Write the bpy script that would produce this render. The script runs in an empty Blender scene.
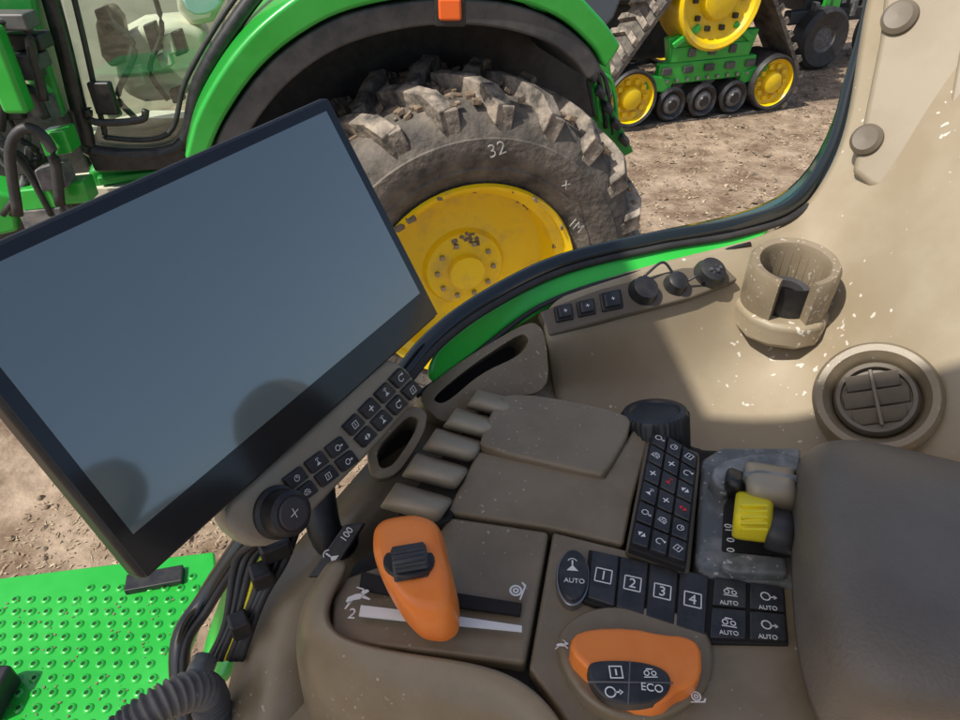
import bpy, bmesh, math, random
from mathutils import Vector, Matrix, noise
import numpy as np
random.seed(3)
H=2.95; F=690.0; PITCH=math.radians(37)
Fw=Vector((0,math.cos(PITCH),-math.sin(PITCH))); Rt=Vector((1,0,0)); Up=Vector((0,math.sin(PITCH),math.cos(PITCH)))
CAM=Vector((0,0,H))
def ray(px,py): return Fw+Rt*((px-480)/F)+Up*((360-py)/F)
def U(px,py,d): return CAM+ray(px,py)*d
def UZ(px,py,z):
    r=ray(px,py); return CAM+r*(z/r.z)
def onpl(px,py,P,n):
    r=ray(px,py); return CAM+r*((P-CAM).dot(n)/r.dot(n))
sc=bpy.context.scene
# ---------------- materials
def mat(name,col,rough=.5,metal=0,col2=None,nscale=8,bump=0,bscale=60,spec=.5,coat=0,detail=6,lo=.4,hi=.6,spots=None,coord='Object',rvar=0):
    m=bpy.data.materials.new(name); m.use_nodes=True; nt=m.node_tree; b=nt.nodes['Principled BSDF']
    b.inputs['Base Color'].default_value=(*col,1); b.inputs['Roughness'].default_value=rough; b.inputs['Metallic'].default_value=metal
    b.inputs['Specular IOR Level'].default_value=spec; b.inputs['Coat Weight'].default_value=coat
    tc=nt.nodes.new('ShaderNodeTexCoord'); last=None
    if col2:
        n=nt.nodes.new('ShaderNodeTexNoise'); n.inputs['Scale'].default_value=nscale; n.inputs['Detail'].default_value=detail; n.inputs['Roughness'].default_value=.65
        nt.links.new(tc.outputs[coord],n.inputs['Vector'])
        r=nt.nodes.new('ShaderNodeValToRGB'); r.color_ramp.elements[0].position=lo; r.color_ramp.elements[1].position=hi
        r.color_ramp.elements[0].color=(*col,1); r.color_ramp.elements[1].color=(*col2,1)
        nt.links.new(n.outputs['Fac'],r.inputs['Fac']); last=r.outputs['Color']
        if rvar:
            mr=nt.nodes.new('ShaderNodeMapRange'); mr.inputs[1].default_value=.3; mr.inputs[2].default_value=.7; mr.inputs[3].default_value=rough-rvar; mr.inputs[4].default_value=rough+rvar
            nt.links.new(n.outputs['Fac'],mr.inputs[0]); nt.links.new(mr.outputs[0],b.inputs['Roughness'])
    if spots:   # (colour, scale, threshold, strength)
        n4=nt.nodes.new('ShaderNodeTexNoise'); n4.inputs['Scale'].default_value=spots[1]; n4.inputs['Detail'].default_value=1; nt.links.new(tc.outputs[coord],n4.inputs['Vector'])
        n3=nt.nodes.new('ShaderNodeTexNoise'); n3.inputs['Scale'].default_value=7; nt.links.new(tc.outputs[coord],n3.inputs['Vector'])
        ad=nt.nodes.new('ShaderNodeMath'); ad.operation='MULTIPLY_ADD'; ad.inputs[1].default_value=.45; nt.links.new(n3.outputs['Fac'],ad.inputs[0]); nt.links.new(n4.outputs['Fac'],ad.inputs[2])
        r2=nt.nodes.new('ShaderNodeMapRange'); r2.inputs[1].default_value=spots[2]; r2.inputs[2].default_value=spots[2]+.03; r2.inputs[4].default_value=spots[3]
        nt.links.new(ad.outputs[0],r2.inputs[0])
        mx=nt.nodes.new('ShaderNodeMixRGB'); nt.links.new(r2.outputs[0],mx.inputs['Fac'])
        if last: nt.links.new(last,mx.inputs['Color1'])
        else: mx.inputs['Color1'].default_value=(*col,1)
        mx.inputs['Color2'].default_value=(*spots[0],1); last=mx.outputs['Color']
    if last: nt.links.new(last,b.inputs['Base Color'])
    if bump:
        n2=nt.nodes.new('ShaderNodeTexNoise'); n2.inputs['Scale'].default_value=bscale; n2.inputs['Detail'].default_value=4
        nt.links.new(tc.outputs[coord],n2.inputs['Vector'])
        bp=nt.nodes.new('ShaderNodeBump'); bp.inputs['Strength'].default_value=bump; bp.inputs['Distance'].default_value=1.0/bscale*.3
        nt.links.new(n2.outputs['Fac'],bp.inputs['Height']); nt.links.new(bp.outputs['Normal'],b.inputs['Normal'])
    return m
M_taupe=mat('taupe_plastic',(.205,.160,.100),.38,col2=(.245,.196,.130),nscale=18,bump=.3,bscale=900,spots=((.6,.56,.48),230,.965,.5),rvar=.10)
M_taupeL=mat('taupe_shell',(.285,.23,.150),.48,col2=(.325,.27,.185),nscale=9,bump=.3,bscale=700,spots=((.70,.66,.58),120,.985,.7),rvar=.08)
M_pil=mat('pillar_plastic',(.235,.192,.13),.5,col2=(.27,.225,.158),nscale=7,bump=.25,bscale=700)
M_pad2=mat('paddle_plastic',(.32,.27,.195),.34,col2=(.36,.31,.23),nscale=20,bump=.15,bscale=700)
M_taupeD=mat('taupe_dark',(.12,.097,.068),.5,col2=(.15,.122,.088),nscale=14,bump=.2,bscale=700)
M_pad=mat('armrest_vinyl',(.130,.110,.088),.48,col2=(.158,.136,.110),nscale=10,bump=1,bscale=420,rvar=.06)
M_blk=mat('black_plastic',(.014,.014,.016),.4,col2=(.030,.029,.028),nscale=30)
M_btn=mat('button_black',(.020,.021,.025),.40,col2=(.045,.045,.046),nscale=50)
M_seam_recess=mat('seam_recess_dark',(.015,.013,.012),.8)
M_gry=mat('worn_grey',(.12,.13,.13),.4,col2=(.32,.325,.32),nscale=40,lo=.44,hi=.72,spots=((.55,.54,.5),200,.93,.7))
M_wht=mat('print_white',(.80,.80,.77),.6)
M_red=mat('print_red',(.65,.03,.04),.6)
M_org=mat('orange_plastic',(.86,.215,.03),.32,col2=(.90,.26,.045),nscale=20,bump=.1,bscale=600)
M_yelp=mat('yellow_plastic',(.90,.74,.02),.4)
M_grn=mat('green_paint',(.014,.34,.03),.3,col2=(.03,.40,.05),nscale=3,coat=.4)
M_grnd=mat('green_dusty',(.012,.28,.035),.5,col2=(.14,.28,.10),nscale=5,lo=.5,hi=.8)
M_yel=mat('yellow_paint',(.84,.57,.005),.34,col2=(.50,.35,.09),nscale=4,lo=.52,hi=.75,coat=.3)
M_tyre=mat('tyre_rubber',(.040,.037,.034),.82,col2=(.20,.17,.135),nscale=6,lo=.34,hi=.72,bump=.9,bscale=30)
M_lug=mat('tyre_lug_dusty',(.055,.050,.044),.85,col2=(.36,.30,.235),nscale=9,lo=.38,hi=.66,bump=1,bscale=22)
M_rub=mat('black_rubber',(.02,.02,.021),.55,col2=(.04,.038,.036),nscale=12,bump=.2,bscale=90)
M_fend=mat('fender_plastic',(.04,.043,.047),.5,col2=(.10,.095,.09),nscale=4)
M_steel=mat('steel',(.35,.35,.36),.3,metal=.9)
M_hose=mat('hose_grey',(.08,.082,.085),.6,col2=(.17,.16,.15),nscale=20)
M_dgrey=mat('dark_grey_plastic',(.045,.046,.05),.5)
M_screen=mat('screen_glass',(.105,.150,.150),.3,col2=(.085,.125,.125),nscale=2,lo=.3,hi=.7,spec=.5,coat=1)  # grey-teal base colour stands in for sky reflected in dark glass
b_=M_screen.node_tree.nodes['Principled BSDF']; b_.inputs['Coat IOR'].default_value=2.4; b_.inputs['Coat Roughness'].default_value=.05
M_bez=mat('bezel_glass',(.006,.008,.011),.10,col2=(.012,.014,.017),nscale=9,spec=.6)
M_int=mat('interior_beige',(.66,.62,.50),.7,col2=(.55,.52,.42),nscale=6)
M_chalk=mat('chalk',(.40,.40,.38),.9)
M_amb=mat('amber_lens',(.7,.12,.02),.2)
M_straw=mat('straw_chips',(.28,.20,.12),.9,col2=(.46,.37,.25),nscale=9)
M_mud=mat('mud',(.14,.10,.065),.95,col2=(.24,.18,.125),nscale=20,bump=1,bscale=40)
def glassmat():
    m=bpy.data.materials.new('tinted_glass'); m.use_nodes=True; nt=m.node_tree
    for n in list(nt.nodes): nt.nodes.remove(n)
    o=nt.nodes.new('ShaderNodeOutputMaterial'); t=nt.nodes.new('ShaderNodeBsdfTransparent'); t.inputs[0].default_value=(.88,.96,.90,1)
    g=nt.nodes.new('ShaderNodeBsdfGlossy'); g.inputs['Roughness'].default_value=.02; x=nt.nodes.new('ShaderNodeMixShader'); x.inputs[0].default_value=.1
    nt.links.new(t.outputs[0],x.inputs[1]); nt.links.new(g.outputs[0],x.inputs[2]); nt.links.new(x.outputs[0],o.inputs[0]); return m
M_glass=glassmat()
# ---------------- helpers
MW={}
def empty(name,loc=(0,0,0),rz=0):
    e=bpy.data.objects.new(name,None); e.location=loc; e.rotation_euler=(0,0,rz); sc.collection.objects.link(e)
    MW[name]=Matrix.Translation(Vector(loc))@Matrix.Rotation(rz,4,'Z'); return e
def link(name,me,m,par,world=True):
    o=bpy.data.objects.new(name,me); sc.collection.objects.link(o)
    if m is not None: me.materials.append(m)
    if par:
        o.parent=par
        if world: o.matrix_parent_inverse=MW[par.name].inverted()
    return o
def mesh(name,vs,fs,m,par,smooth=False,world=True,fix=True):
    me=bpy.data.meshes.new(name); me.from_pydata([tuple(v) for v in vs],[],fs)
    if fix:
        bm=bmesh.new(); bm.from_mesh(me); bmesh.ops.recalc_face_normals(bm,faces=bm.faces); bm.to_mesh(me); bm.free()
    if smooth:
        for p in me.polygons: p.use_smooth=True
    return link(name,me,m,par,world)
def bev(o,w,seg=3,ang=35):
    b=o.modifiers.new('b','BEVEL'); b.width=w; b.segments=seg; b.limit_method='ANGLE'; b.angle_limit=math.radians(ang); b.harden_normals=True
    for p in o.data.polygons: p.use_smooth=True
def chaik(p,n=1,k=.25):
    for _ in range(n):
        q=[]
        for i in range(len(p)):
            a,b=p[i],p[(i+1)%len(p)]; q+= [a*(1-k)+b*k, a*k+b*(1-k)]
        p=q
    return p
def normal(p):
    n=Vector((0,0,0)); 
    for i in range(len(p)):
        a,b=p[i],p[(i+1)%len(p)]; n+=Vector(((a.y-b.y)*(a.z+b.z),(a.z-b.z)*(a.x+b.x),(a.x-b.x)*(a.y+b.y)))
    n.normalize(); c=sum(p,Vector())/len(p)
    if n.dot(CAM-c)<0: n=-n
    return n
def slab(name,p,th,m,par,b=.002,ch=0,up=0,dirn=None,seg=3,taper=0,world=True):
    p=[Vector(v) for v in p]
    n=normal(p)
    if ch: p=chaik(p,ch)
    d=dirn if dirn is not None else -n
    c=sum(p,Vector())/len(p)
    top=[v+n*up for v in p]; bot=[v+n*up+d*th+(v-c)*taper for v in p]; k=len(p)
    fs=[list(range(k)),list(range(2*k-1,k-1,-1))]+[[i,i+k,(i+1)%k+k,(i+1)%k] for i in range(k)]
    o=mesh(name,top+bot,fs,m,par,world=world)
    if b: bev(o,b,seg,50 if ch else 35)
    return o
def zs(l,z): return [UZ(a,b,z) for a,b in l]
def patch(name,rows,m,par,sub=2,sol=.006):
    nr=len(rows); nc=len(rows[0]); vs=[v for r in rows for v in r]
    fs=[[i*nc+j,i*nc+j+1,(i+1)*nc+j+1,(i+1)*nc+j] for i in range(nr-1) for j in range(nc-1)]
    o=mesh(name,vs,fs,m,par,True)
    s=o.modifiers.new('s','SUBSURF'); s.levels=s.render_levels=sub
    if sol: 
        q=o.modifiers.new('q','SOLIDIFY'); q.thickness=sol; q.offset=0
    return o
def crom(p,n=8):
    out=[]; P=[p[0]*2-p[1]]+list(p)+[p[-1]*2-p[-2]]
    for i in range(1,len(P)-2):
        for k in range(n):
            t=k/n; a,b,c,d=P[i-1],P[i],P[i+1],P[i+2]
            out.append(.5*((2*b)+(c-a)*t+(2*a-5*b+4*c-d)*t*t+(3*b-a-3*c+d)*t**3))
    out.append(p[-1]); return out
def tube(name,p,r,m,par,seg=12,smooth=8,rf=None,world=True):
    p=[Vector(v) for v in p]
    if smooth: p=crom(p,smooth)
    vs=[];fs=[]; n=len(p); ref=Vector((0,0,1))
    for i in range(n):
        t=(p[min(i+1,n-1)]-p[max(i-1,0)]).normalized()
        a=t.cross(ref)
        if a.length<.05: a=t.cross(Vector((1,0,0)))
        a.normalize(); b=t.cross(a); rr=rf(i,n) if rf else r
        for k in range(seg):
            th=2*math.pi*k/seg; vs.append(p[i]+a*math.cos(th)*rr+b*math.sin(th)*rr)
    for i in range(n-1):
        for k in range(seg): fs.append([i*seg+k,i*seg+(k+1)%seg,(i+1)*seg+(k+1)%seg,(i+1)*seg+k])
    fs+= [list(range(seg)),[(n-1)*seg+k for k in range(seg)]]
    return mesh(name,vs,fs,m,par,True,world)
def lathe(name,prof,C,ax,m,par,seg=48,world=True,a0=0,a1=2*math.pi,rf=None,u=None):
    ax=Vector(ax).normalized()
    if u is None:
        u=ax.cross(Vector((0,0,1)))
        if u.length<.05: u=ax.cross(Vector((1,0,0)))
    else: u=u-ax*u.dot(ax)
    u.normalize(); v=u.cross(ax)
    full=abs(a1-a0-2*math.pi)<1e-6; ns=seg if full else seg+1; vs=[];fs=[]
    for i in range(ns):
        th=a0+(a1-a0)*i/seg
        for (r,h) in prof:
            rr=r*(rf(th,r,h) if rf else 1)
            vs.append(Vector(C)+ax*h+(u*math.cos(th)+v*math.sin(th))*rr)
    k=len(prof)
    for i in range(seg):
        j=(i+1)%ns
        for q in range(k-1): fs.append([i*k+q,i*k+q+1,j*k+q+1,j*k+q])
    if not full: fs+= [list(range(k)),[seg*k+q for q in range(k)]]
    o=mesh(name,vs,fs,m,par,True,world)
    e=o.modifiers.new('e','EDGE_SPLIT'); e.split_angle=math.radians(38)
    return o
def boxes(name,L,m,par,b=0,world=True):
    vs=[];fs=[]
    for c,x,y,z in L:
        o=len(vs); c=Vector(c);x=Vector(x);y=Vector(y);z=Vector(z)
        for sx in(-1,1):
            for sy in(-1,1):
                for sz in(-1,1): vs.append(c+x*sx+y*sy+z*sz)
        fs+=[[o+a for a in f] for f in([0,1,3,2],[4,6,7,5],[0,4,5,1],[2,3,7,6],[0,2,6,4],[1,5,7,3])]
    ob=mesh(name,vs,fs,m,par,False,world)
    if b: bev(ob,b,2)
    return ob
def bx(c,h): return (c,(h[0],0,0),(0,h[1],0),(0,0,h[2]))
def bar(name,a,b,w,m,par,h=None,world=True,bv=0):
    a=Vector(a);b=Vector(b);t=(b-a); L=t.length/2; t.normalize(); s=t.cross(Vector((0,0,1)))
    if s.length<.05: s=Vector((1,0,0))
    s.normalize(); q=s.cross(t)
    return boxes(name,[((a+b)/2,t*L,s*w/2,q*(h or w)/2)],m,par,bv,world)
def text(s,C,xd,n,size,m,par,ext=.0002,world=True,off=0):
    c=bpy.data.curves.new('label','FONT'); c.body=s; c.size=size; c.align_x='CENTER'; c.align_y='CENTER'; c.extrude=ext; c.offset=off
    o=bpy.data.objects.new('label',c); sc.collection.objects.link(o); c.materials.append(m)
    n=n.normalized(); x=(xd-n*xd.dot(n)).normalized(); y=n.cross(x)
    M=Matrix((x,y,n)).transposed().to_4x4(); M.translation=C
    if par:
        o.parent=par
        if world: o.matrix_parent_inverse=MW[par.name].inverted()
    o.matrix_basis=M; return o
def glyph(C,xd,n,s,kind,m,par):
    n=n.normalized(); x=(xd-n*xd.dot(n)).normalized(); y=n.cross(x); vs=[];fs=[]
    def poly(pts):
        o=len(vs); vs.extend([C+x*a*s+y*b*s for a,b in pts]); fs.append(list(range(o,o+len(pts))))
    def ring(cx,cy,r,w,a0=0,a1=360,k=18):
        for i in range(k):
            t0=math.radians(a0+(a1-a0)*i/k); t1=math.radians(a0+(a1-a0)*(i+1)/k)
            poly([(cx+r*math.cos(t0),cy+r*math.sin(t0)),(cx+r*math.cos(t1),cy+r*math.sin(t1)),(cx+(r-w)*math.cos(t1),cy+(r-w)*math.sin(t1)),(cx+(r-w)*math.cos(t0),cy+(r-w)*math.sin(t0))])
    def rect(a,b,c,d): poly([(a,b),(c,b),(c,d),(a,d)])
    if kind==0: ring(-.1,0,.38,.1); rect(.15,-.06,.6,.06); poly([(.5,.2),(.5,-.2),(.75,0)])
    elif kind==1: ring(0,0,.42,.1,40,320); poly([(.2,.35),(.5,.1),(.55,.45)])
    elif kind==2: rect(-.07,-.4,.07,.4); rect(-.4,-.07,-.07,.07); rect(.07,-.07,.4,.07)
    elif kind==3: rect(-.5,-.35,.5,-.27); ring(-.25,0,.22,.08); ring(.28,-.02,.2,.08); poly([(-.3,.25),(.2,.25),(.3,.33),(-.2,.37)])
    elif kind==4: poly([(-.35,-.3),(.35,-.3),(0,.1)]); rect(-.05,.1,.05,.45); ring(0,.3,.3,.06,20,160)
    elif kind==5: rect(-.4,-.4,-.32,.4); rect(.32,-.4,.4,.4); rect(-.32,.32,.32,.4); rect(-.32,-.4,.32,-.32); rect(-.05,-.2,.05,.2)
    elif kind==6: poly([(-.5,0),(-.1,.35),(-.1,-.35)]); poly([(.5,0),(.1,-.35),(.1,.35)])
    elif kind==7: ring(0,0,.4,.08); rect(-.04,0,.04,.32); rect(.04,-.04,.25,.04)
    elif kind==8:
        poly([(-.55,-.05),(-.40,.15),(-.05,.18),(.25,.12),(.30,-.05),(.1,-.16),(-.2,-.1),(-.4,-.18)]); poly([(.2,.1),(.33,.28),(.55,.22),(.62,.1),(.45,.03),(.28,.0)]); poly([(.33,.28),(.10,.5),(.12,.56),(.44,.30)]); poly([(-.4,-.1),(-.7,-.4),(-.62,-.43),(-.25,-.12)]); poly([(.15,-.1),(.5,-.38),(.56,-.32),(.3,-.0)])
    elif kind==9:
        ring(-.05,.05,.35,.11); ring(-.05,.05,.17,.1); poly([(-.5,-.38),(.45,-.38),(.6,-.1),(.5,-.08),(.35,-.28),(-.5,-.3)])
    return mesh('icon',vs,fs,m,par,world=True,fix=False)
def bil(c,s,t): return (c[0]*(1-s)+c[1]*s)*(1-t)+(c[3]*(1-s)+c[2]*s)*t
def keypad(name,c,nc,nr,par,gap=.06,h=.003,icons=None,size=.5,backup=.0005,reds=(),mt=None,back=True,rot=0):
    n=normal(c); xd=c[1]-c[0]
    if rot: xd=Matrix.Rotation(rot,3,n)@xd
    if back: slab(name+'_bed',[bil(c,-.02,-.02),bil(c,1.02,-.02),bil(c,1.02,1.02),bil(c,-.02,1.02)],.006,M_seam_recess,par,.001,up=backup)
    k=0
    for j in range(nr):
        for i in range(nc):
            g=gap; s0,s1=(i+g)/nc,(i+1-g)/nc; t0,t1=(j+g)/nr,(j+1-g)/nr
            p=[bil(c,s0,t0),bil(c,s1,t0),bil(c,s1,t1),bil(c,s0,t1)]
            slab(name+'_key',p,h+.002,mt or M_btn,par,.0012,up=h+backup,seg=2)
            cc=sum(p,Vector())/4+n*(h+backup+.0003); sz=min((p[1]-p[0]).length,(p[3]-p[0]).length)*size
            ic=icons[k%len(icons)] if icons else random.randrange(8)
            mm=M_red if k in reds else M_wht
            if isinstance(ic,str): text(ic,cc,xd,n,sz*1.3 if len(ic)<3 else sz*.6,mm,par)
            elif ic>=0: glyph(cc,xd,n,sz,ic,mm,par)
            k+=1
# =============== CAMERA, LIGHT
cd=bpy.data.cameras.new('camera'); cam=bpy.data.objects.new('camera',cd); sc.collection.objects.link(cam); sc.camera=cam
cam.location=CAM; cam.rotation_euler=(math.radians(90)-PITCH,0,0); cd.sensor_width=36; cd.lens=36*F/960; cd.clip_start=.02; cd.clip_end=500
S=Vector((-.50,-.30,.85)).normalized()
sd=bpy.data.lights.new('sun','SUN'); sd.energy=5.0; sd.angle=math.radians(.7); sd.color=(1,.95,.87); so=bpy.data.objects.new('sun',sd); sc.collection.objects.link(so)
so.rotation_euler=S.to_track_quat('Z','Y').to_euler(); so.location=(0,0,8)
w=bpy.data.worlds.new('World'); sc.world=w; w.use_nodes=True; nt=w.node_tree; bg=nt.nodes['Background']; sk=nt.nodes.new('ShaderNodeTexSky')
sk.sky_type='NISHITA'; sk.sun_disc=False; sk.sun_elevation=math.asin(S.z); sk.sun_rotation=math.atan2(S.x,S.y); sk.dust_density=3.0; sk.ozone_density=.6; nt.links.new(sk.outputs[0],bg.inputs[0]); bg.inputs[1].default_value=.145
sc.view_settings.view_transform='Standard'; sc.view_settings.look='None'; sc.view_settings.exposure=0
# =============== GROUND
def hgt(x,y): return .05*noise.noise(Vector((x*.9,y*.9,0)))+.035*noise.noise(Vector((x*3,y*3,5)))
gv=[];gf=[];N=90
xs=[-200,-60,-20]+[-8+22*i/N for i in range(N+1)]+[25,60,200]; ys=[-200,-40,-6]+[-2+22*i/N for i in range(N+1)]+[30,80,300]
for y in ys:
    for x in xs: gv.append((x,y,hgt(x,y) if -8<=x<=14 and -2<=y<=20 else 0))
W=len(xs)
for j in range(len(ys)-1):
    for i in range(W-1): gf.append([j*W+i,j*W+i+1,(j+1)*W+i+1,(j+1)*W+i])
mesh('ground',gv,gf,mat('dirt',(.14,.092,.056),.95,col2=(.38,.29,.205),nscale=2.6,lo=.38,hi=.66,bump=1,bscale=14,detail=14),None,True)
vs=[];fs=[]
for i in range(22000):
    near=i>=16000
    if not near: x=random.uniform(1.0,7.5); y=random.uniform(3.5,15)
    else: x=random.uniform(-2.5,-.2); y=random.uniform(.3,3)
    z=hgt(x,y)+.006
    a=random.uniform(0,6.28); L=random.uniform(.006,.028); wd=random.uniform(.003,.012); t=random.uniform(-.02,.02)
    if near: L*=.7; wd*=.5; t*=.4
    if random.random()<.05: L*=1.8;wd*=1.8
    c,s=math.cos(a),math.sin(a); o=len(vs)
    vs+=[(x-c*L-s*wd*.3,y-s*L+c*wd*.3,z),(x+s*wd,y-c*wd,z+wd*.4),(x+c*L,y+s*L,z+t),(x-s*wd,y+c*wd,z+wd*.8)]
    fs.append([o,o+1,o+2,o+3])
mesh('straw_and_gravel',vs,fs,M_straw,None,fix=False)
vs=[];fs=[]
for i in range(2300):
    if i<1900: x=random.uniform(1.0,7.5); y=random.uniform(3.8,14)
    else: x=random.uniform(-2.5,-.2); y=random.uniform(.3,3)
    r=random.uniform(.012,.045)*(1.6 if random.random()<.07 else 1)*(1 if i<1900 else .5); o=len(vs); z=hgt(x,y)
    top=(x,y,z+r*.9); rg=[(x+r*random.uniform(.7,1.3)*math.cos(k*1.05),y+r*random.uniform(.7,1.3)*math.sin(k*1.05),z+random.uniform(-.3,.4)*r) for k in range(6)]
    vs+= [top]+rg; fs+=[[o,o+1+k,o+1+(k+1)%6] for k in range(6)]
mesh('soil_clods',vs,fs,M_mud,None,fix=False)
# =============== ADJACENT TRACTOR
A=math.radians(17)
wc=U(476,288,3.75); T=empty('green_tractor',(wc.x,wc.y,0),A)
def L(x,y,z): return Vector((x,y,z))
prof=[(.56,.10),(.57,.05),(.60,.03),(.64,.0),(.67,-.015),(.68,-.01),(.74,-.040),(.825,-.035),(.83,-.025),(.90,.0),(.945,.04),(.965,.08),(.975,.2),(.98,.38),(.975,.56),(.965,.70),(.90,.78),(.74,.80),(.6,.74),(.56,.66)]
def wheel(par):
    C=L(0,0,wc.z)
    lathe('tyre',prof,C,(0,1,0),M_tyre,par,96,world=False)
    lg=[];n=22
    for side in(0,1):
        for i in range(n):
            th=2*math.pi*(i+(.5 if side else 0))/n; yy0=.0 if side==0 else .76; sg=1 if side==0 else -1
            pts=[]
            for q in range(6):
                f=q/5; ang=th+f*.22; y=yy0+sg*(f*.42); r=.955 if q==0 else 1.0+ .02*math.sin(f*math.pi)
                pts.append((ang,y,r))
            for q in range(5):
                a0,y0,r0=pts[q]; a1,y1,r1=pts[q+1]
                p0=C+L(math.cos(a0)*r0,y0,math.sin(a0)*r0); p1=C+L(math.cos(a1)*r1,y1,math.sin(a1)*r1)
                rad=L(math.cos((a0+a1)/2),0,math.sin((a0+a1)/2)); t=(p1-p0)/2; tg=rad.cross(t).normalized()
                lg.append(((p0+p1)/2-rad*.02,t*1.10,tg*(.038 if q else .046),rad*.050))
            a=th-.02; rad=L(math.cos(a),0,math.sin(a)); tg=L(-math.sin(a),0,math.cos(a))
            lg.append((C+rad*.912+L(0,yy0+sg*.018,0),rad*.062,tg*.036,L(0,.032,0)))
    boxes('tread_lugs',lg,M_lug,par,.008,world=False)
    cl=[]
    for i in range(420):
        a=random.uniform(.2,3.4); r=.985+random.uniform(-.02,.01); s=random.uniform(.006,.024); rad=L(math.cos(a),0,math.sin(a)); tg=L(-math.sin(a),0,math.cos(a))
        cl.append((C+rad*r+L(0,random.uniform(.03,.7),0),rad*s*.6,(tg+rad*random.uniform(-.5,.5))*s,L(random.uniform(-.3,.3)*s,s,random.uniform(-.3,.3)*s)))
    boxes('tread_mud',cl,M_mud,par,.005,world=False)
    lathe('rim',[(.585,.02),(.575,.0),(.55,.02),(.545,.06),(.50,.10),(.485,.22),(.47,.25),(.33,.27),(.24,.25),(.22,.22),(.10,.21),(.10,.16),(.0,.16)],C,(0,1,0),M_yel,par,64,world=False)
    bl=[]
    for i in range(10):
        a=2*math.pi*i/10; bl.append((C+L(.165*math.cos(a),.21,.165*math.sin(a)),(.012,0,0),(0,.018,0),(0,0,.012)))
    boxes('wheel_bolts',bl,M_steel,par,.003,world=False)
    mb=[]
    for i in range(34):
        a=random.uniform(0,6.28); r=random.choice((.50,.52,.56,.57)); s=random.uniform(.006,.022); rad=L(math.cos(a),0,math.sin(a)); tg=L(-math.sin(a),0,math.cos(a))
        mb.append((C+rad*r+L(0,.10 if r<.53 else .0,0),rad*s*.5,tg*s+rad*s*.3,L(0,s*.5,s*.2)))
    for (x,z) in((.0,.18),(.05,.155),(-.03,.15),(.36,.36)):
        for q in range(16): s=random.uniform(.004,.013); an=random.uniform(0,3); mb.append((C+L(x+random.gauss(0,.025),.222,z+random.gauss(0,.02)),(s*math.cos(an),0,s*math.sin(an)),(0,s*.6,0),(-s*math.sin(an),0,s*.8*math.cos(an))))
    boxes('mud_on_rim',mb,M_mud,par,.004,world=False)
wheel(T)
n0=Vector((math.sin(A),-math.cos(A),0))
for s,px,py,sz in(('32',497,150,.095),('x',567,184,.085),('1M',576,226,.075)):
    C=onpl(px,py,Vector((wc.x,wc.y,0))+n0*.045,n0); text(s,C,Vector((math.cos(A),math.sin(A),.25 if s=='32' else -.9)),n0,sz,M_chalk,T,.002,off=-.0016)
cy=.42
def lp(px,py,yl):
    P0=MW['green_tractor']@L(0,yl,0); return onpl(px,py,P0,n0)
def tpoly(name,pts,yl,th,m,b=.006,ch=0): return slab(name,[lp(a,b_,yl) for a,b_ in pts],th,m,T,b,ch=ch,dirn=-n0)
def tbar(name,pts,yl,r,m,sm=6): return tube(name,[lp(a,b_,yl) for a,b_ in pts],r,m,T,10,sm)
def band(name,outer,inner,yl,th,m,b=.01):
    o=crom([lp(a,b_,yl) for a,b_ in outer],5); i=crom([lp(a,b_,yl) for a,b_ in inner],5); k=len(o)
    vs=o+i+[v-n0*th for v in i]+[v-n0*th for v in o]; fs=[]
    for q in range(k-1):
        for s in range(4): a=s*k;c_=((s+1)%4)*k; fs.append([a+q,a+q+1,c_+q+1,c_+q])
    fs+=[[0,k,2*k,3*k],[k-1,2*k-1,3*k-1,4*k-1]]
    ob=mesh(name,vs,fs,m,T); bev(ob,b,3,40); return ob
band('fender_flare',[(206,168),(226,122),(262,72),(305,36),(355,12),(425,0),(500,2),(555,20),(590,48),(604,72)],[(232,172),(250,132),(282,90),(322,58),(368,38),(430,26),(495,28),(545,42),(574,62),(588,80)],.15,.7,M_fend,.015)
band('fender_green',[(184,160),(198,112),(232,56),(275,12),(330,-22),(400,-38),(480,-38),(560,-18),(600,16),(622,46)],[(204,166),(224,120),(259,70),(302,34),(352,10),(424,-3),(501,-1),(557,17),(592,46),(607,70)],.13,.73,M_grn,.02)
tpoly('fender_inner_wall',[(100,300),(170,200),(200,140),(235,90),(275,52),(325,22),(385,6),(450,2),(510,8),(552,26),(580,56),(592,110),(585,300)],.87,.04,M_rub,.004)
slab('door_glass',[lp(a,b_,cy-.01) for a,b_ in((50,-60),(300,-60),(240,10),(200,80),(180,145),(105,150),(92,130))],.008,M_glass,T,0)
tbar('door_frame',[(34,-60),(62,40),(84,128),(98,152),(178,148),(200,82),(240,16),(300,-60)],cy-.03,.035,M_blk)
tbar('door_seal',[(60,-60),(84,40),(103,125),(112,138),(168,134),(186,80),(224,14),(280,-60)],cy-.01,.012,M_rub)
tbar('door_handle',[(88,108),(95,122),(140,120),(146,110)],cy-.08,.016,M_blk)
boxes('door_handle_block',[(lp(104,98,cy-.05),(.05,0,0),(0,.02,0),(0,0,.07))],M_blk,T,.01)
tpoly('cab_sill',[(86,152),(186,150),(186,160),(178,170),(95,172)],cy-.06,.5,M_blk,.01)
boxes('cab_floor',[((lp(140,150,cy+.6)),(1.0,0,0),(0,.6,0),(0,0,.03))],M_int,T)
tpoly('cab_back_wall',[(-60,-120),(260,-120),(205,100),(60,130)],cy+.9,.05,M_int,.01)
slab('seat_base',[lp(a,b_,cy+.25) for a,b_ in((120,30),(200,22),(215,60),(190,100),(130,105),(112,70))],.35,M_int,T,.04,ch=1)
slab('seat_back',[lp(a,b_,cy+.3) for a,b_ in((170,-50),(225,-60),(225,20),(180,30))],.15,M_int,T,.03,ch=1)
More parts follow.
